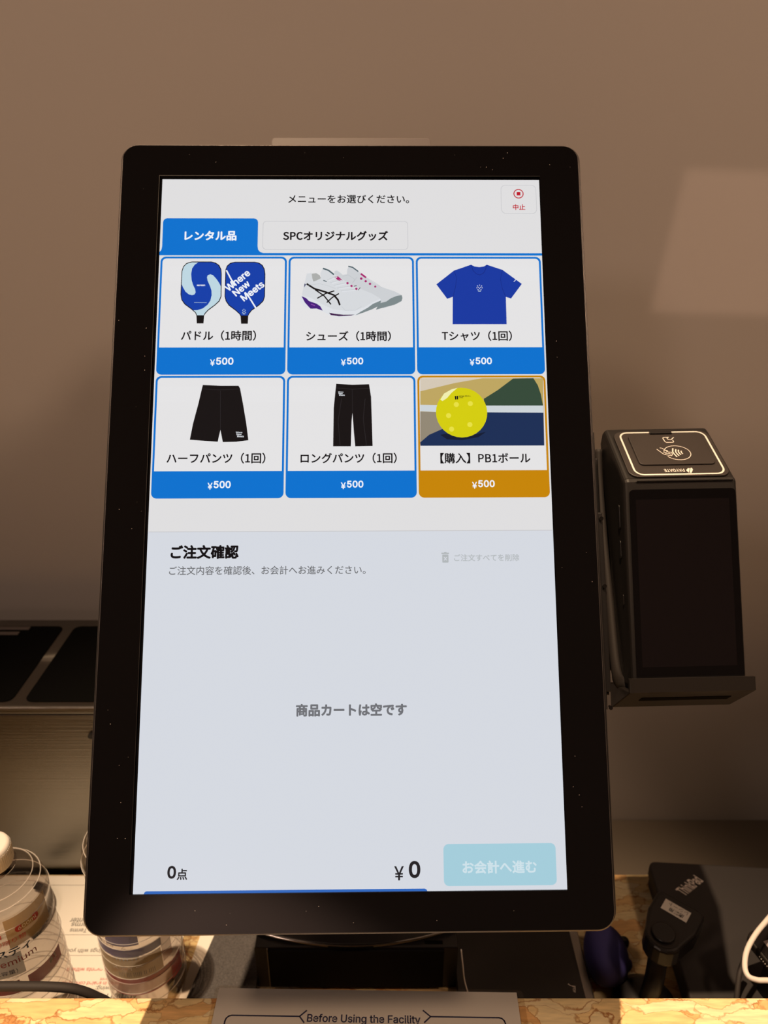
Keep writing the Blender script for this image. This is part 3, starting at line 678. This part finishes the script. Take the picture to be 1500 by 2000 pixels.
b = MB(); b.box(LF, -.0075, .0085, .0470, .0500, .0006, .0026, M['plastic'], .0004); b.build('cover_latch', lid_o)
b = MB(); b.box(TF, -.031, .036, -.0012, -.0002, .0001, .0009, M['chrome'], .0002); b.build('paper_cutter', term)
SX = Fr(TF(-.0392, 0, 0), TF.z, TF.y, -TF.x)
for y0, y1, nm in ((-.033, -.0155, 'side_button'), (-.0535, -.0405, 'side_button')):
    b = MB(); b.prism(SX, rrect(-.0125, (y0 + y1) / 2, .0042, y1 - y0, .002), 0, .0009, M['plastic'], .0004, 2); b.build(nm, term)
b = MB(); b.prism(SX, rrect(-.0105, -.082, .0022, .0075, .001), 0, .0006, M['metal'], .0003, 2); b.build('speaker_slot', term)
b = MB(); b.box(TF, .0385, .0416, -.128, -.05, -.028, -.012, M['rubber'], .0012); b.build('card_slot_guard', term)

cr = thing('terminal_cradle', MF(.19, -.13, -.03), 'black metal cradle bolted to the right side of the monitor, holding the terminal', 'bracket')
b = MB(); lp = [(-.1340, .0042), (-.1432, .0042), (-.1448, .001), (-.1600, -.034), (-.1600, -.0385), (-.1430, -.0385), (-.1430, .0010), (-.1340, .0012)]
b.prism(BX, lp, -.0425, .0428, M['metal'], .0006, 2); lip = b.build('bottom_lip', cr)
# dark slots in the sloping underside of the lip
un = (V((-.1600, -.034)) - V((-.1448, .001))).normalized()
UF = Fr(TF(0, -.1448, .001), TF.x, TF.y * un.x + TF.z * un.y, -(TF.y * (-un.y) * -1 + TF.z * un.x * 1))
nv = TF.y * un.y - TF.z * un.x
if nv.dot(TF.y) > 0: nv = -nv
UF = Fr(TF(0, -.1448, .001), TF.x, TF.y * un.x + TF.z * un.y, nv)
b = MB(); b.prism(UF, rrect(.001, .0145, .062, .0085, .001), -.0004, .0003, M['deep']); b.build('vent_slot', lip)
b = MB(); b.prism(Fr(TF(0, 0, 0), TF.x, TF.y, TF.z), rrect(-.004, -.060, .086, .155, .014), -.0600, -.0520, M['metal'], .001, 2); b.build('back_plate', cr)
b = MB()
b.tube([TF(-.0420, .028, -.047), TF(-.0430, .005, -.045), TF(-.0436, -.04, -.038), TF(-.0436, -.09, -.0285), TF(-.0436, -.128, -.021), TF(-.041, -.1400, -.020), TF(-.036, -.1430, -.020)], .0030, M['rubber'], 12, 6, rz=.0048); b.build('side_cushion', cr)
b = MB(); b.box(MF, .1646, .1675, -.131, .0555, -.0165, -.0095, M['plastic'], .001)
b.box(MF, .1675, .1715, -.120, .0000, -.024, -.013, M['plastic'], .001); b.build('mounting_rail', cr)
b = MB(); b.box(MF, .1600, .1800, -.125, .045, -.058, -.045, M['plastic'], .001); b.build('mounting_arm', cr)
for v_ in (-.0045, -.0505, -.130):
    b = MB(); b.prism(Fr(MF(.170, v_, -.0125), EX, EY, EZ), [(.0014 * math.cos(k * .5236), .0014 * math.sin(k * .5236)) for k in range(12)], -.0015, .0012, M['chrome']); b.build('screw', cr)

# ---------------------------------------------------------------- things on the counter, centre
pr = thing('receipt_printer', (-.025, .53, .80), 'low black box of a receipt printer carrying the monitor stand', 'printer')
b = MB(); b.box(WF, -.1154, .066, .4500, .640, .8012, .8560, M['plastic'], .0015); b.build('body', pr)
b = MB(); b.box(WF, -.1035, .0535, .4480, .4502, .8040, .8535, M['panel'], .0006); b.build('front_panel', pr)
b = MB(); b.box(WF, -.1042, -.1034, .4474, .4486, .8040, .8565, M['silver'], .0001); b.build('edge_highlight', pr)  # highlight on the printer's edge, built as a thin silver strip
b = MB(); b.box(WF, .0365, .0525, .4530, .4560, .8560, .8566, M['deep']); b.build('paper_slot', pr)
b = MB(); b.box(WF, -.100, .050, .470, .63, .8560, .8573, M['rubber'], .0004); b.build('top_pad', pr)

tb = thing('tablet_computer', (.125, .5, .80), 'dark flat tablet with silver right edge, lying right of the printer', 'tablet')
b = MB(); b.prism(WF, rrect(.1275, .52, .1225, .19, .006), .8005, .8110, M['silver'], .0015, 3); b.build('metal_case', tb)
b = MB(); b.prism(WF, rrect(.1235, .52, .1135, .188, .004), .8108, .8120, M['lcd'], .0003, 2); tgl = b.build('front_glass', tb)
b = MB(); b.stroke(WF, [(.1672, .4462), (.1690, .4445), (.1730, .4438), (.1722, .4400), (.1712, .4385)], .0005, .81215, M['ink'])
b.text_line(Fr((0, 0, 0)), 'yor', (.1712, .4445), (.1700, .4385), .81215, M['logo'], 0); b.build('white_mark', tgl)
b = MB(); b.tube([(.0685, .4480, .8555), (.0700, .4440, .842), (.0720, .4410, .825), (.0755, .4360, .8135)], .0006, M['ink'], 8, 6); tag(b.build('thin_wire'), 'thin pale wire hanging down the right corner of the printer', 'wire')

b = MB(); b.prism(WF, [(-.1790, .435), (-.1170, .435), (-.1170, .66), (-.1560, .66), (-.1655, .502)], .8012, .8052, M['felt'], .0005, 1)
fo = b.build('document_folder'); tag(fo, 'dark grey textured folder lying flat between the notice and the printer', 'folder')
b = MB(); nt_ = [(-.1190 - .0115 * math.cos(math.radians(a)), .4670 + .0075 * math.sin(math.radians(a))) for a in range(-60, 70, 10)]
b.stroke(WF, nt_, .0004, .80525, M['laptop']); b.build('thumb_notch', fo)
b = MB(); b.prism(WF, [(-.1868, .434), (-.15, .434), (-.15, .66), (-.1650, .66), (-.1806, .502)], .8002, .8010, M['paper']); tag(b.build('paper_sheet'), 'plain white paper strip showing along the left edge of the grey folder', 'paper')

# ---------------------------------------------------------------- laminated notice under the bottles
no = thing('notice_sheet', (-.30, .5, .80), 'white laminated notice with black and red text seen upside down under the bottles', 'notice')
b = MB(); b.prism(WF, rrect(-.312, .4675, .246, .208, .003), .8001, .8003, M['film']); b.build('laminate_film', no)
b = MB(); b.box(WF, -.425, -.1970, .366, .5712, .8003, .8005, M['paper']); ps = b.build('paper', no)
NF = Fr((0, 0, 0), (-1, 0, 0), (0, -1, 0), (0, 0, 1))
zt = .80055
for t, xr, xl, y, m, bo in (('t,', -.2470, -.2505, .5462, 'pblack', -.6), ('where you enter', -.2620, -.3150, .5193, 'pblack', -.6), ('to the full Terms', -.2600, -.3120, .5137, 'pblack', -.6),
        ('to the Facility Terms', -.2560, -.3110, .5081, 'pblack', -.6), ('loss or theft.', -.2530, -.2780, .4918, 'pblack', -.6), ('personal belongings with you', -.2320, -.3060, .4866, 'pblack', -.6),
        ('lessons, or events without', -.2380, -.2990, .4677, 'pred', -1), ('ment', -.2560, -.2640, .4583, 'pred', -1), ('court (drinks in sealed containers', -.2290, -.2980, .4545, 'pred', -1),
        ('following:', -.2420, -.2650, .4501, 'pblack', -.6), ('ACTIVITY', -.2250, -.2540, .4425, 'pblack', -1)):
    b = MB(); b.text(NF, t, -xr, -xl, -y, zt, M[m], bo); b.build('text_line', ps)
b = MB()
for y in (.5595, .5030, .4815): b.box(WF, -.42, -.2010, y - .0002, y + .0002, .8005, .80052, M['pblack'])
b.build('ruled_line', ps)

# ---------------------------------------------------------------- sign on the ledge
sg = thing('notice_sign', (-.012, .33, .944), 'laminated sheet headed Before Using the Facility, lying on the front ledge', 'sign')
gx = V((.2149, -.0033, 0)).normalized(); gy = V((-gx.y, gx.x, 0)); GF = Fr((-.1194, .3545, .9446), gx, gy, (0, 0, 1))
b = MB(); b.prism(GF, rrect(.1085, -.1245, .2225, .253, .004), -.0004, -.0001, M['film']); b.build('laminate_film', sg)
b = MB(); b.box(GF, 0, .2149, -.247, 0, -.0001, .0001, M['paper2']); sp = b.build('paper', sg)
b = MB(); b.text(GF, 'Before Using the Facility', .0660, .1452, -.0208, .00015, M['navy'], -1.6)
b.build('heading_text', sp)
b = MB(); w_ = .0010
lf = [(.0606, -.0192)] + [(.0130 - .004 * math.sin(math.radians(a)), -.0232 + .004 * math.cos(math.radians(a))) for a in (0, 30, 60, 90)] + [(.0090, -.235), (.2040, -.235)] + [(.2000 + .004 * math.cos(math.radians(a)), -.0220 + .004 * math.sin(math.radians(a))) for a in (0, 30, 60, 90)] + [(.1523, -.0180)]
b.stroke(GF, lf, w_, .00015, M['navy'])
b.stroke(GF, [(.0653, -.0150), (.0606, -.0192), (.0643, -.0235)], w_, .00016, M['navy']); b.stroke(GF, [(.1470, -.0137), (.1523, -.0180), (.1476, -.0222)], w_, .00016, M['navy'])
b.build('frame_line', sp)

# ---------------------------------------------------------------- bottles
def bottle(cx, cy, z0, label, turn):
    t = thing('water_bottle', (cx, cy, z0), label, 'bottle', 'clear drink bottles on the notice')
    c = (cx, cy, z0); R = .0333
    pf = [(.004, .004), (.014, .0035), (.022, 0), (.0285, .0015), (.0315, .007), (R - .0008, .013)]
    z = .016
    while z < .158:
        pf += [(R, z), (R, z + .0085), (R - .0009, z + .0105), (R - .0009, z + .0115)]; z += .0135
    pf += [(R, .160), (R, .178), (R - .0015, .186), (.0275, .1945), (.0210, .2005), (.0150, .2045), (.0125, .2075), (.0125, .2120)]
    b = MB(); b.lathe(c, pf, M['pet'], 64); body = b.build('body', t)
    b = MB(); b.lathe(c, [(.0160, .2065), (.0160, .2085), (.0128, .2090), (.0128, .2065)], M['pet'], 40); b.build('neck_ring', t)
    b = MB()
    for zr in (.030, .0445, .0575, .0635, .0795, .0890, .1000, .1065, .1245, .1505, .1740, .1905, .1965):
        rr = R + .0006 if zr < .18 else (.0300 if zr < .195 else .0256)
        b.tube([(cx + rr * math.cos(k * math.pi / 20), cy + rr * math.sin(k * math.pi / 20), z0 + zr) for k in range(40)], .00045, M['rib'], 6, 1, closed=True)
    b.build('rib_highlights', t)  # embossed ribs as pale rings, their highlights painted in
    b = MB(); n = 96; prf = [(.0146, .2098), (.0149, .2110), (.0149, .2245), (.0140, .2268), (.0120, .2275), (.001, .2276)]
    b.lathe(c, prf, M['cap'], 48)
    for k in range(60):
        a = math.radians(k * 6); b.box(Fr((cx + .0148 * math.cos(a), cy + .0148 * math.sin(a), z0), (-math.sin(a), math.cos(a), 0), (0, 0, 1), (math.cos(a), math.sin(a), 0)), -.0003, .0003, .2120, .2240, -.0003, .0004, M['cap'])
    b.build('cap', t)
    return t, c, R
def arcband(b, c, R, z0, z1, a0, a1, m): b.lathe(c, [(R, z0), (R, z1)], m, max(6, int((a1 - a0) / 5)), a0, a1)
t1, c1, R = bottle(-.2945, .4065, .8006, 'clear drink bottle with white cap, pale 600ml label, at the left edge of the photo', 0)
b = MB(); r1, r2, r3 = R + .0003, R + .0005, R + .0007
# the side that faces the camera lies between -90 (towards the viewer) and 0 (to the right)
arcband(b, c1, r1, .098, .186, -175, 20, M['t_white'])
arcband(b, c1, r2, .107, .1205, -52, 0, M['t_red']); arcband(b, c1, r2, .107, .1205, -140, -62, M['t_red']); arcband(b, c1, r2, .1675, .1715, -150, -68, M['t_red'])
arcband(b, c1, r2, .126, .149, -140, -52, M['t_sky']); arcband(b, c1, r2, .155, .184, -62, -4, M['t_gold'])
lab = b.build('label_film', t1)
b = MB()
b.add([V((c1[0] + r3 * math.cos(math.radians(-36) + x / r3), c1[1] + r3 * math.sin(math.radians(-36) + x / r3), c1[2] + .171 + y)) for x, y in rrect(0, 0, .0185, .0068, .0032, 6)], [tuple(range(28))], M['red'])
b.text_wrap(c1, '600ml', R + .0009, -36, .0145, .171, 0, M['ink'], -.6); b.build('volume_mark', lab)
b = MB(); b.text_wrap(c1, 'スティー', r3, -51, .034, .1512, 0, M['dblue'], -1.0); b.build('brand_text', lab); b = MB(); b.text_wrap(c1, 'もの贈り物', r3, -64, .027, .1622, 0, M['pred'], 0)
b.build('label_text', lab); b = MB(); b.text_wrap(c1, 'premium', r3, -63, .034, .1405, .03, M['pred'], 0); b.build('script_text', lab); b = MB(); b.text_wrap(c1, '(大容量)', r3, -76, .018, .131, 0, M['navy'], 0); b.build('fine_print', lab); b = MB(); b.text_wrap(c1, 'DI', r3, -16, .007, .117, 0, M['ink'], -1.2); b.build('label_text', lab)
t2, c2, R = bottle(-.2135, .4490, .8006, 'clear drink bottle with blue, gold and red label, half hidden under the monitor corner', 90)
b = MB()
arcband(b, c2, r1, .044, .130, -180, 20, M['t_white'])
arcband(b, c2, r2, .0905, .0995, -175, -40, M['t_blue']); arcband(b, c2, r2, .0865, .0905, -110, -72, M['t_sky']); arcband(b, c2, r2, .0640, .0885, -175, -42, M['t_gold'])
arcband(b, c2, r2, .070, .099, -41, -24, M['t_pink']); arcband(b, c2, r2, .0565, .0630, -175, -30, M['t_red']); arcband(b, c2, r2, .046, .0565, -175, -30, M['t_pink']); arcband(b, c2, r2, .040, .062, -31, -8, M['t_red'])
arcband(b, c2, r2, .0425, .0445, -175, 10, M['t_red']); arcband(b, c2, r2, .104, .128, -118, -70, M['t_blue'])
lab2 = b.build('label_film', t2)
b = MB(); b.text_wrap(c2, 'スティー', r3, -92, .026, .0775, 0, M['paper'], 0); b.build('brand_text', lab2); b = MB(); b.text_wrap(c2, '|||| ||| ||||| || ||||', r3, -80, .030, .0692, 0, M['pblack'], 0); b.build('fine_print', lab2)

# black cables by the bottles
b = MB(); b.tube([(-.42, .352, .9490), (-.33, .352, .9485), (-.2787, .3535, .9480), (-.2571, .3545, .9466), (-.2392, .356, .9436), (-.2247, .3575, .9385), (-.2125, .359, .928), (-.2034, .361, .912), (-.198, .364, .86), (-.196, .368, .8045)], .0034, M['rubber'], 12, 6, rz=.0030)
tag(b.build('power_cable'), 'thick black cable running along the ledge in front of the left bottle', 'cable')
b = MB(); b.tube([(-.3640, .5560, .8052), (-.3500, .5490, .8065), (-.3415, .5370, .8075), (-.3385, .5230, .8075), (-.3410, .5090, .8065), (-.3470, .5000, .8052)], .0042, M['rubber'], 12, 8)
tag(b.build('black_cable'), 'short black cable bend on the notice, just right of the left bottle', 'cable')

# ---------------------------------------------------------------- steel cabinet on the left
sc_ = thing('steel_cabinet', (-.42, .655, .684), 'brushed steel cabinet with two black panels in its top, behind the bottles', 'cabinet')
x0, x1, y0, y1, zT = -.62, -.17, .5765, .7300, 1.0197
b = MB(); b.box(WF, x0, x1, y0 + .001, y1, .6845, 1.0095, M['steel'], .001); b.build('body', sc_)
b = MB(); b.prism(WF, [(x0 - .002, y0 - .001), (x1 + .002, y0 - .001), (x1 + .002, y1 + .002), (x0 - .002, y1 + .002)], 1.0110, zT, M['steel'], .0025, 3); top_o = b.build('top_frame', sc_)
b = MB(); b.box(WF, x0 + .003, x1 - .003, y0 + .004, y1 - .002, 1.009, 1.0112, M['deep']); b.build('shadow_gap', sc_)
for xa, xb in ((-.600, -.3595), (-.3475, -.180)):
    b = MB(); b.prism(WF, rrect((xa + xb) / 2, (.584 + .7165) / 2, xb - xa, .1325, .008), zT - .0002, zT + .0008, M['deep'], .0004, 2); o_ = b.build('black_panel', top_o)
b = MB(); b.box(WF, -.60, -.3960, .7080, .7140, zT + .0008, zT + .0018, M['strip'], .0003); b.box(WF, -.60, -.4040, .6980, .7040, zT + .0008, zT + .0016, M['strip'], .0003); b.build('reflection_strip', top_o)  # wall's reflection in the black panel, put in as grey strips
b = MB(); b.prism(Fr((-.285, y0, .985), (1, 0, 0), (0, 0, 1), (0, -1, 0)), [(.003 * math.cos(k * .5236), .003 * math.sin(k * .5236)) for k in range(12)], -.001, .0018, M['plastic']); b.build('lock', sc_)

# ---------------------------------------------------------------- right side of the counter
lp_ = thing('laptop', (.42, .48, .80), 'closed black laptop on the right of the counter, grey logo at its corner', 'laptop')
ld = V((-.0094, -.1414, 0)).normalized(); lx = V((-ld.y, ld.x, 0)); LPF = Fr((.2753, .5649, 0), lx, -ld, (0, 0, 1))
b = MB(); b.prism(LPF, rrect(.155, -.0875, .306, .171, .006), .8015, .8150, M['laptop'], .003, 3); b.build('base', lp_)
b = MB(); b.prism(LPF, rrect(.155, -.087, .310, .174, .008), .8165, .8300, M['laptop'], .002, 3); ll = b.build('lid', lp_)
b = MB(); A, B_, C_ = V((.2988, .5228)), V((.3238, .5400)), V((.2914, .5304))
vv, ff, ax, bx, ay, by = glyphs('ThinkPad', -1.5)
b.add([(*(A + (B_ - A) * ((x - ax) / (bx - ax)) + (C_ - A) * (y / by)), .83015) for x, y in vv], ff, M['logo']); b.build('lid_logo', ll)

bsn = thing('barcode_scanner', (.234, .432, .80), 'black handheld scanner on a stand with a white label, against the laptop corner', 'scanner')
e1, e2 = V((.766, -.643, 0)), V((.643, .766, 0)); HF = Fr((.263, .4672, .88), e1, e2, (0, 0, 1))
ho = [(.0165 * math.cos(math.radians(a)), -.030 + .0165 * math.sin(math.radians(a))) for a in range(180, 361, 20)] + [(.0215, -.012), (.0215, .008)] + [(.0155 + .006 * math.cos(math.radians(a)), .008 + .006 * math.sin(math.radians(a))) for a in (30, 60, 90)] + [(-.0155 - .006 * math.sin(math.radians(a)), .008 + .006 * math.cos(math.radians(a))) for a in (0, 30, 60, 90)] + [(-.0215, -.012)]
b = MB(); b.prism(HF, ho, -.020, -.0002, M['plastic'], .003, 3); hd = b.build('head', bsn)
b = MB(); b.disc(HF, (-.001, -.030), .0135, .0001, M['metal']); b.prism(HF, [(-.001 + .010 * math.cos(k * .2618), -.030 + .010 * math.sin(k * .2618)) for k in range(24)], 0, .0030, M['plastic'], .0012, 3); b.build('pivot_knob', hd)
b = MB(); b.box(HF, -.0125, .0105, -.0065, .0058, 0, .0003, M['paper2']); lb = b.build('label_sticker', hd)
HX = Fr(HF.o, -HF.x, -HF.y, HF.z)
b = MB(); b.text(HX, 'レシート', -.0085, .0085, -.0028, .0004, M['pblack'], 0); b.build('label_text', lb); b = MB(); b.text(HX, '店舗用', -.0068, .0060, .0026, .0004, M['pblack'], -.8); b.build('label_text', lb)
b = MB(); b.tube([(.2425, .4440, .868), (.2385, .4360, .855), (.2355, .4295, .838), (.2335, .4290, .815)], .0082, M['plastic'], 16, 6); b.build('stem', bsn)
b = MB(); b.lathe((.2335, .4310, .8004), [(.029, 0), (.029, .004), (.026, .010), (.019, .016), (.010, .019), (.002, .020)], M['plastic'], 40); b.build('base', bsn)

bl = thing('plastic_case', (.206, .4675, .80), 'rounded dark blue plastic case behind the tablet at the monitor corner', 'case')
b = MB(); vs_, fs = [], []; nu, nv_ = 40, 20
for i in range(nv_ + 1):
    ph = math.pi * i / nv_ - math.pi / 2
    for k in range(nu):
        th = 2 * math.pi * k / nu; sg_ = lambda x, p: math.copysign(abs(x) ** p, x)
        lump = 1 + .025 * math.cos(3 * th + .6)
        vs_.append((.2062 + .0192 * lump * sg_(math.cos(ph), .75) * sg_(math.cos(th), .85), .4680 + .0265 * lump * sg_(math.cos(ph), .75) * sg_(math.sin(th), .85), .8205 + .0198 * sg_(math.sin(ph), .8)))
for i in range(nv_):
    for k in range(nu): fs.append((i * nu + k, i * nu + (k + 1) % nu, (i + 1) * nu + (k + 1) % nu, (i + 1) * nu + k))
b.flat = False; b.add(vs_, fs, M['blue'], True); b.build('shell', bl)
b = MB(); b.tube([(.2150 + .0022 * math.cos(k * .785), .4725 + .0022 * math.sin(k * .785), .8378) for k in range(8)], .0004, M['plastic'], 8, 3, closed=True); b.build('ring_mark', bl)
b = MB(); b.lathe((.2265, .4800, .8200), [(.0008, -.005), (.0045, -.004), (.0052, 0), (.0045, .004), (.0008, .0052)], M['plastic'], 20); b.build('black_knob', bl)
b = MB(); b.lathe((.2240, .4600, .8180), [(.0008, -.005), (.0042, -.004), (.005, 0), (.0042, .004), (.0008, .0052)], M['blue'], 20); b.build('side_nub', bl)

ph_ = thing('smartphone', (.36, .43, .83), 'black smartphone on a dark stand on the laptop, cropped by the right edge', 'phone')
d1, d2 = V((.30, -.95, .0)).normalized(), V((.95, .30, .0)).normalized(); PF = Fr((.3132, .4459, .880), d2, -d1, (0, 0, 1))
b = MB(); b.prism(PF, rrect(.032, -.050, .064, .100, .009), -.0080, 0, M['metal'], .0018, 3); b.build('case', ph_)
b = MB(); b.prism(PF, rrect(.032, -.050, .0605, .0965, .0075), -.0002, .0006, M['glass'], .0002, 2); pg_ = b.build('front_glass', ph_)
b = MB(); b.poly(PF, [(.010, -.012), (.056, -.012), (.056, -.090), (.022, -.090), (.010, -.045)], .00065, M['greyscr']); b.build('grey_area', pg_)  # plain grey area on the front glass
for k in range(14):
    b = MB(); q = Fr(PF(0, -.020 - k * .0022, -.0040), PF.y, PF.z, -PF.x); b.prism(q, [(.00045 * math.cos(a * .7854), .00045 * math.sin(a * .7854)) for a in range(8)], -.0002, .0003, M['ink']); b.build('edge_dot', ph_)
b = MB(); b.box(PF, .008, .054, -.085, -.020, -.0495, -.0078, M['matte'], .002); b.build('stand_block', ph_)
b = MB(); b.tube([(.3600, .4700, .900), (.3400, .4510, .905), (.3243, .4372, .9085), (.3067, .4222, .9095), (.2937, .4083, .9095), (.2866, .3958, .909), (.2861, .3883, .908), (.2922, .3858, .907), (.3000, .3854, .907), (.330, .386, .905), (.37, .39, .895), (.42, .40, .8345)], .0021, M['cord'], 12, 6)
tag(b.build('charging_cable'), 'white cable looping over the smartphone at the right edge', 'cable')
b = MB(); b.tube([(.3130, .4340, .868), (.3040, .4235, .862), (.2985, .4120, .852), (.2950, .4020, .842), (.2935, .3880, .8335), (.293, .374, .8335)], .0022, M['rubber'], 10, 6)
tag(b.build('phone_strap'), 'thin black strap hanging from the smartphone stand onto the laptop', 'strap')
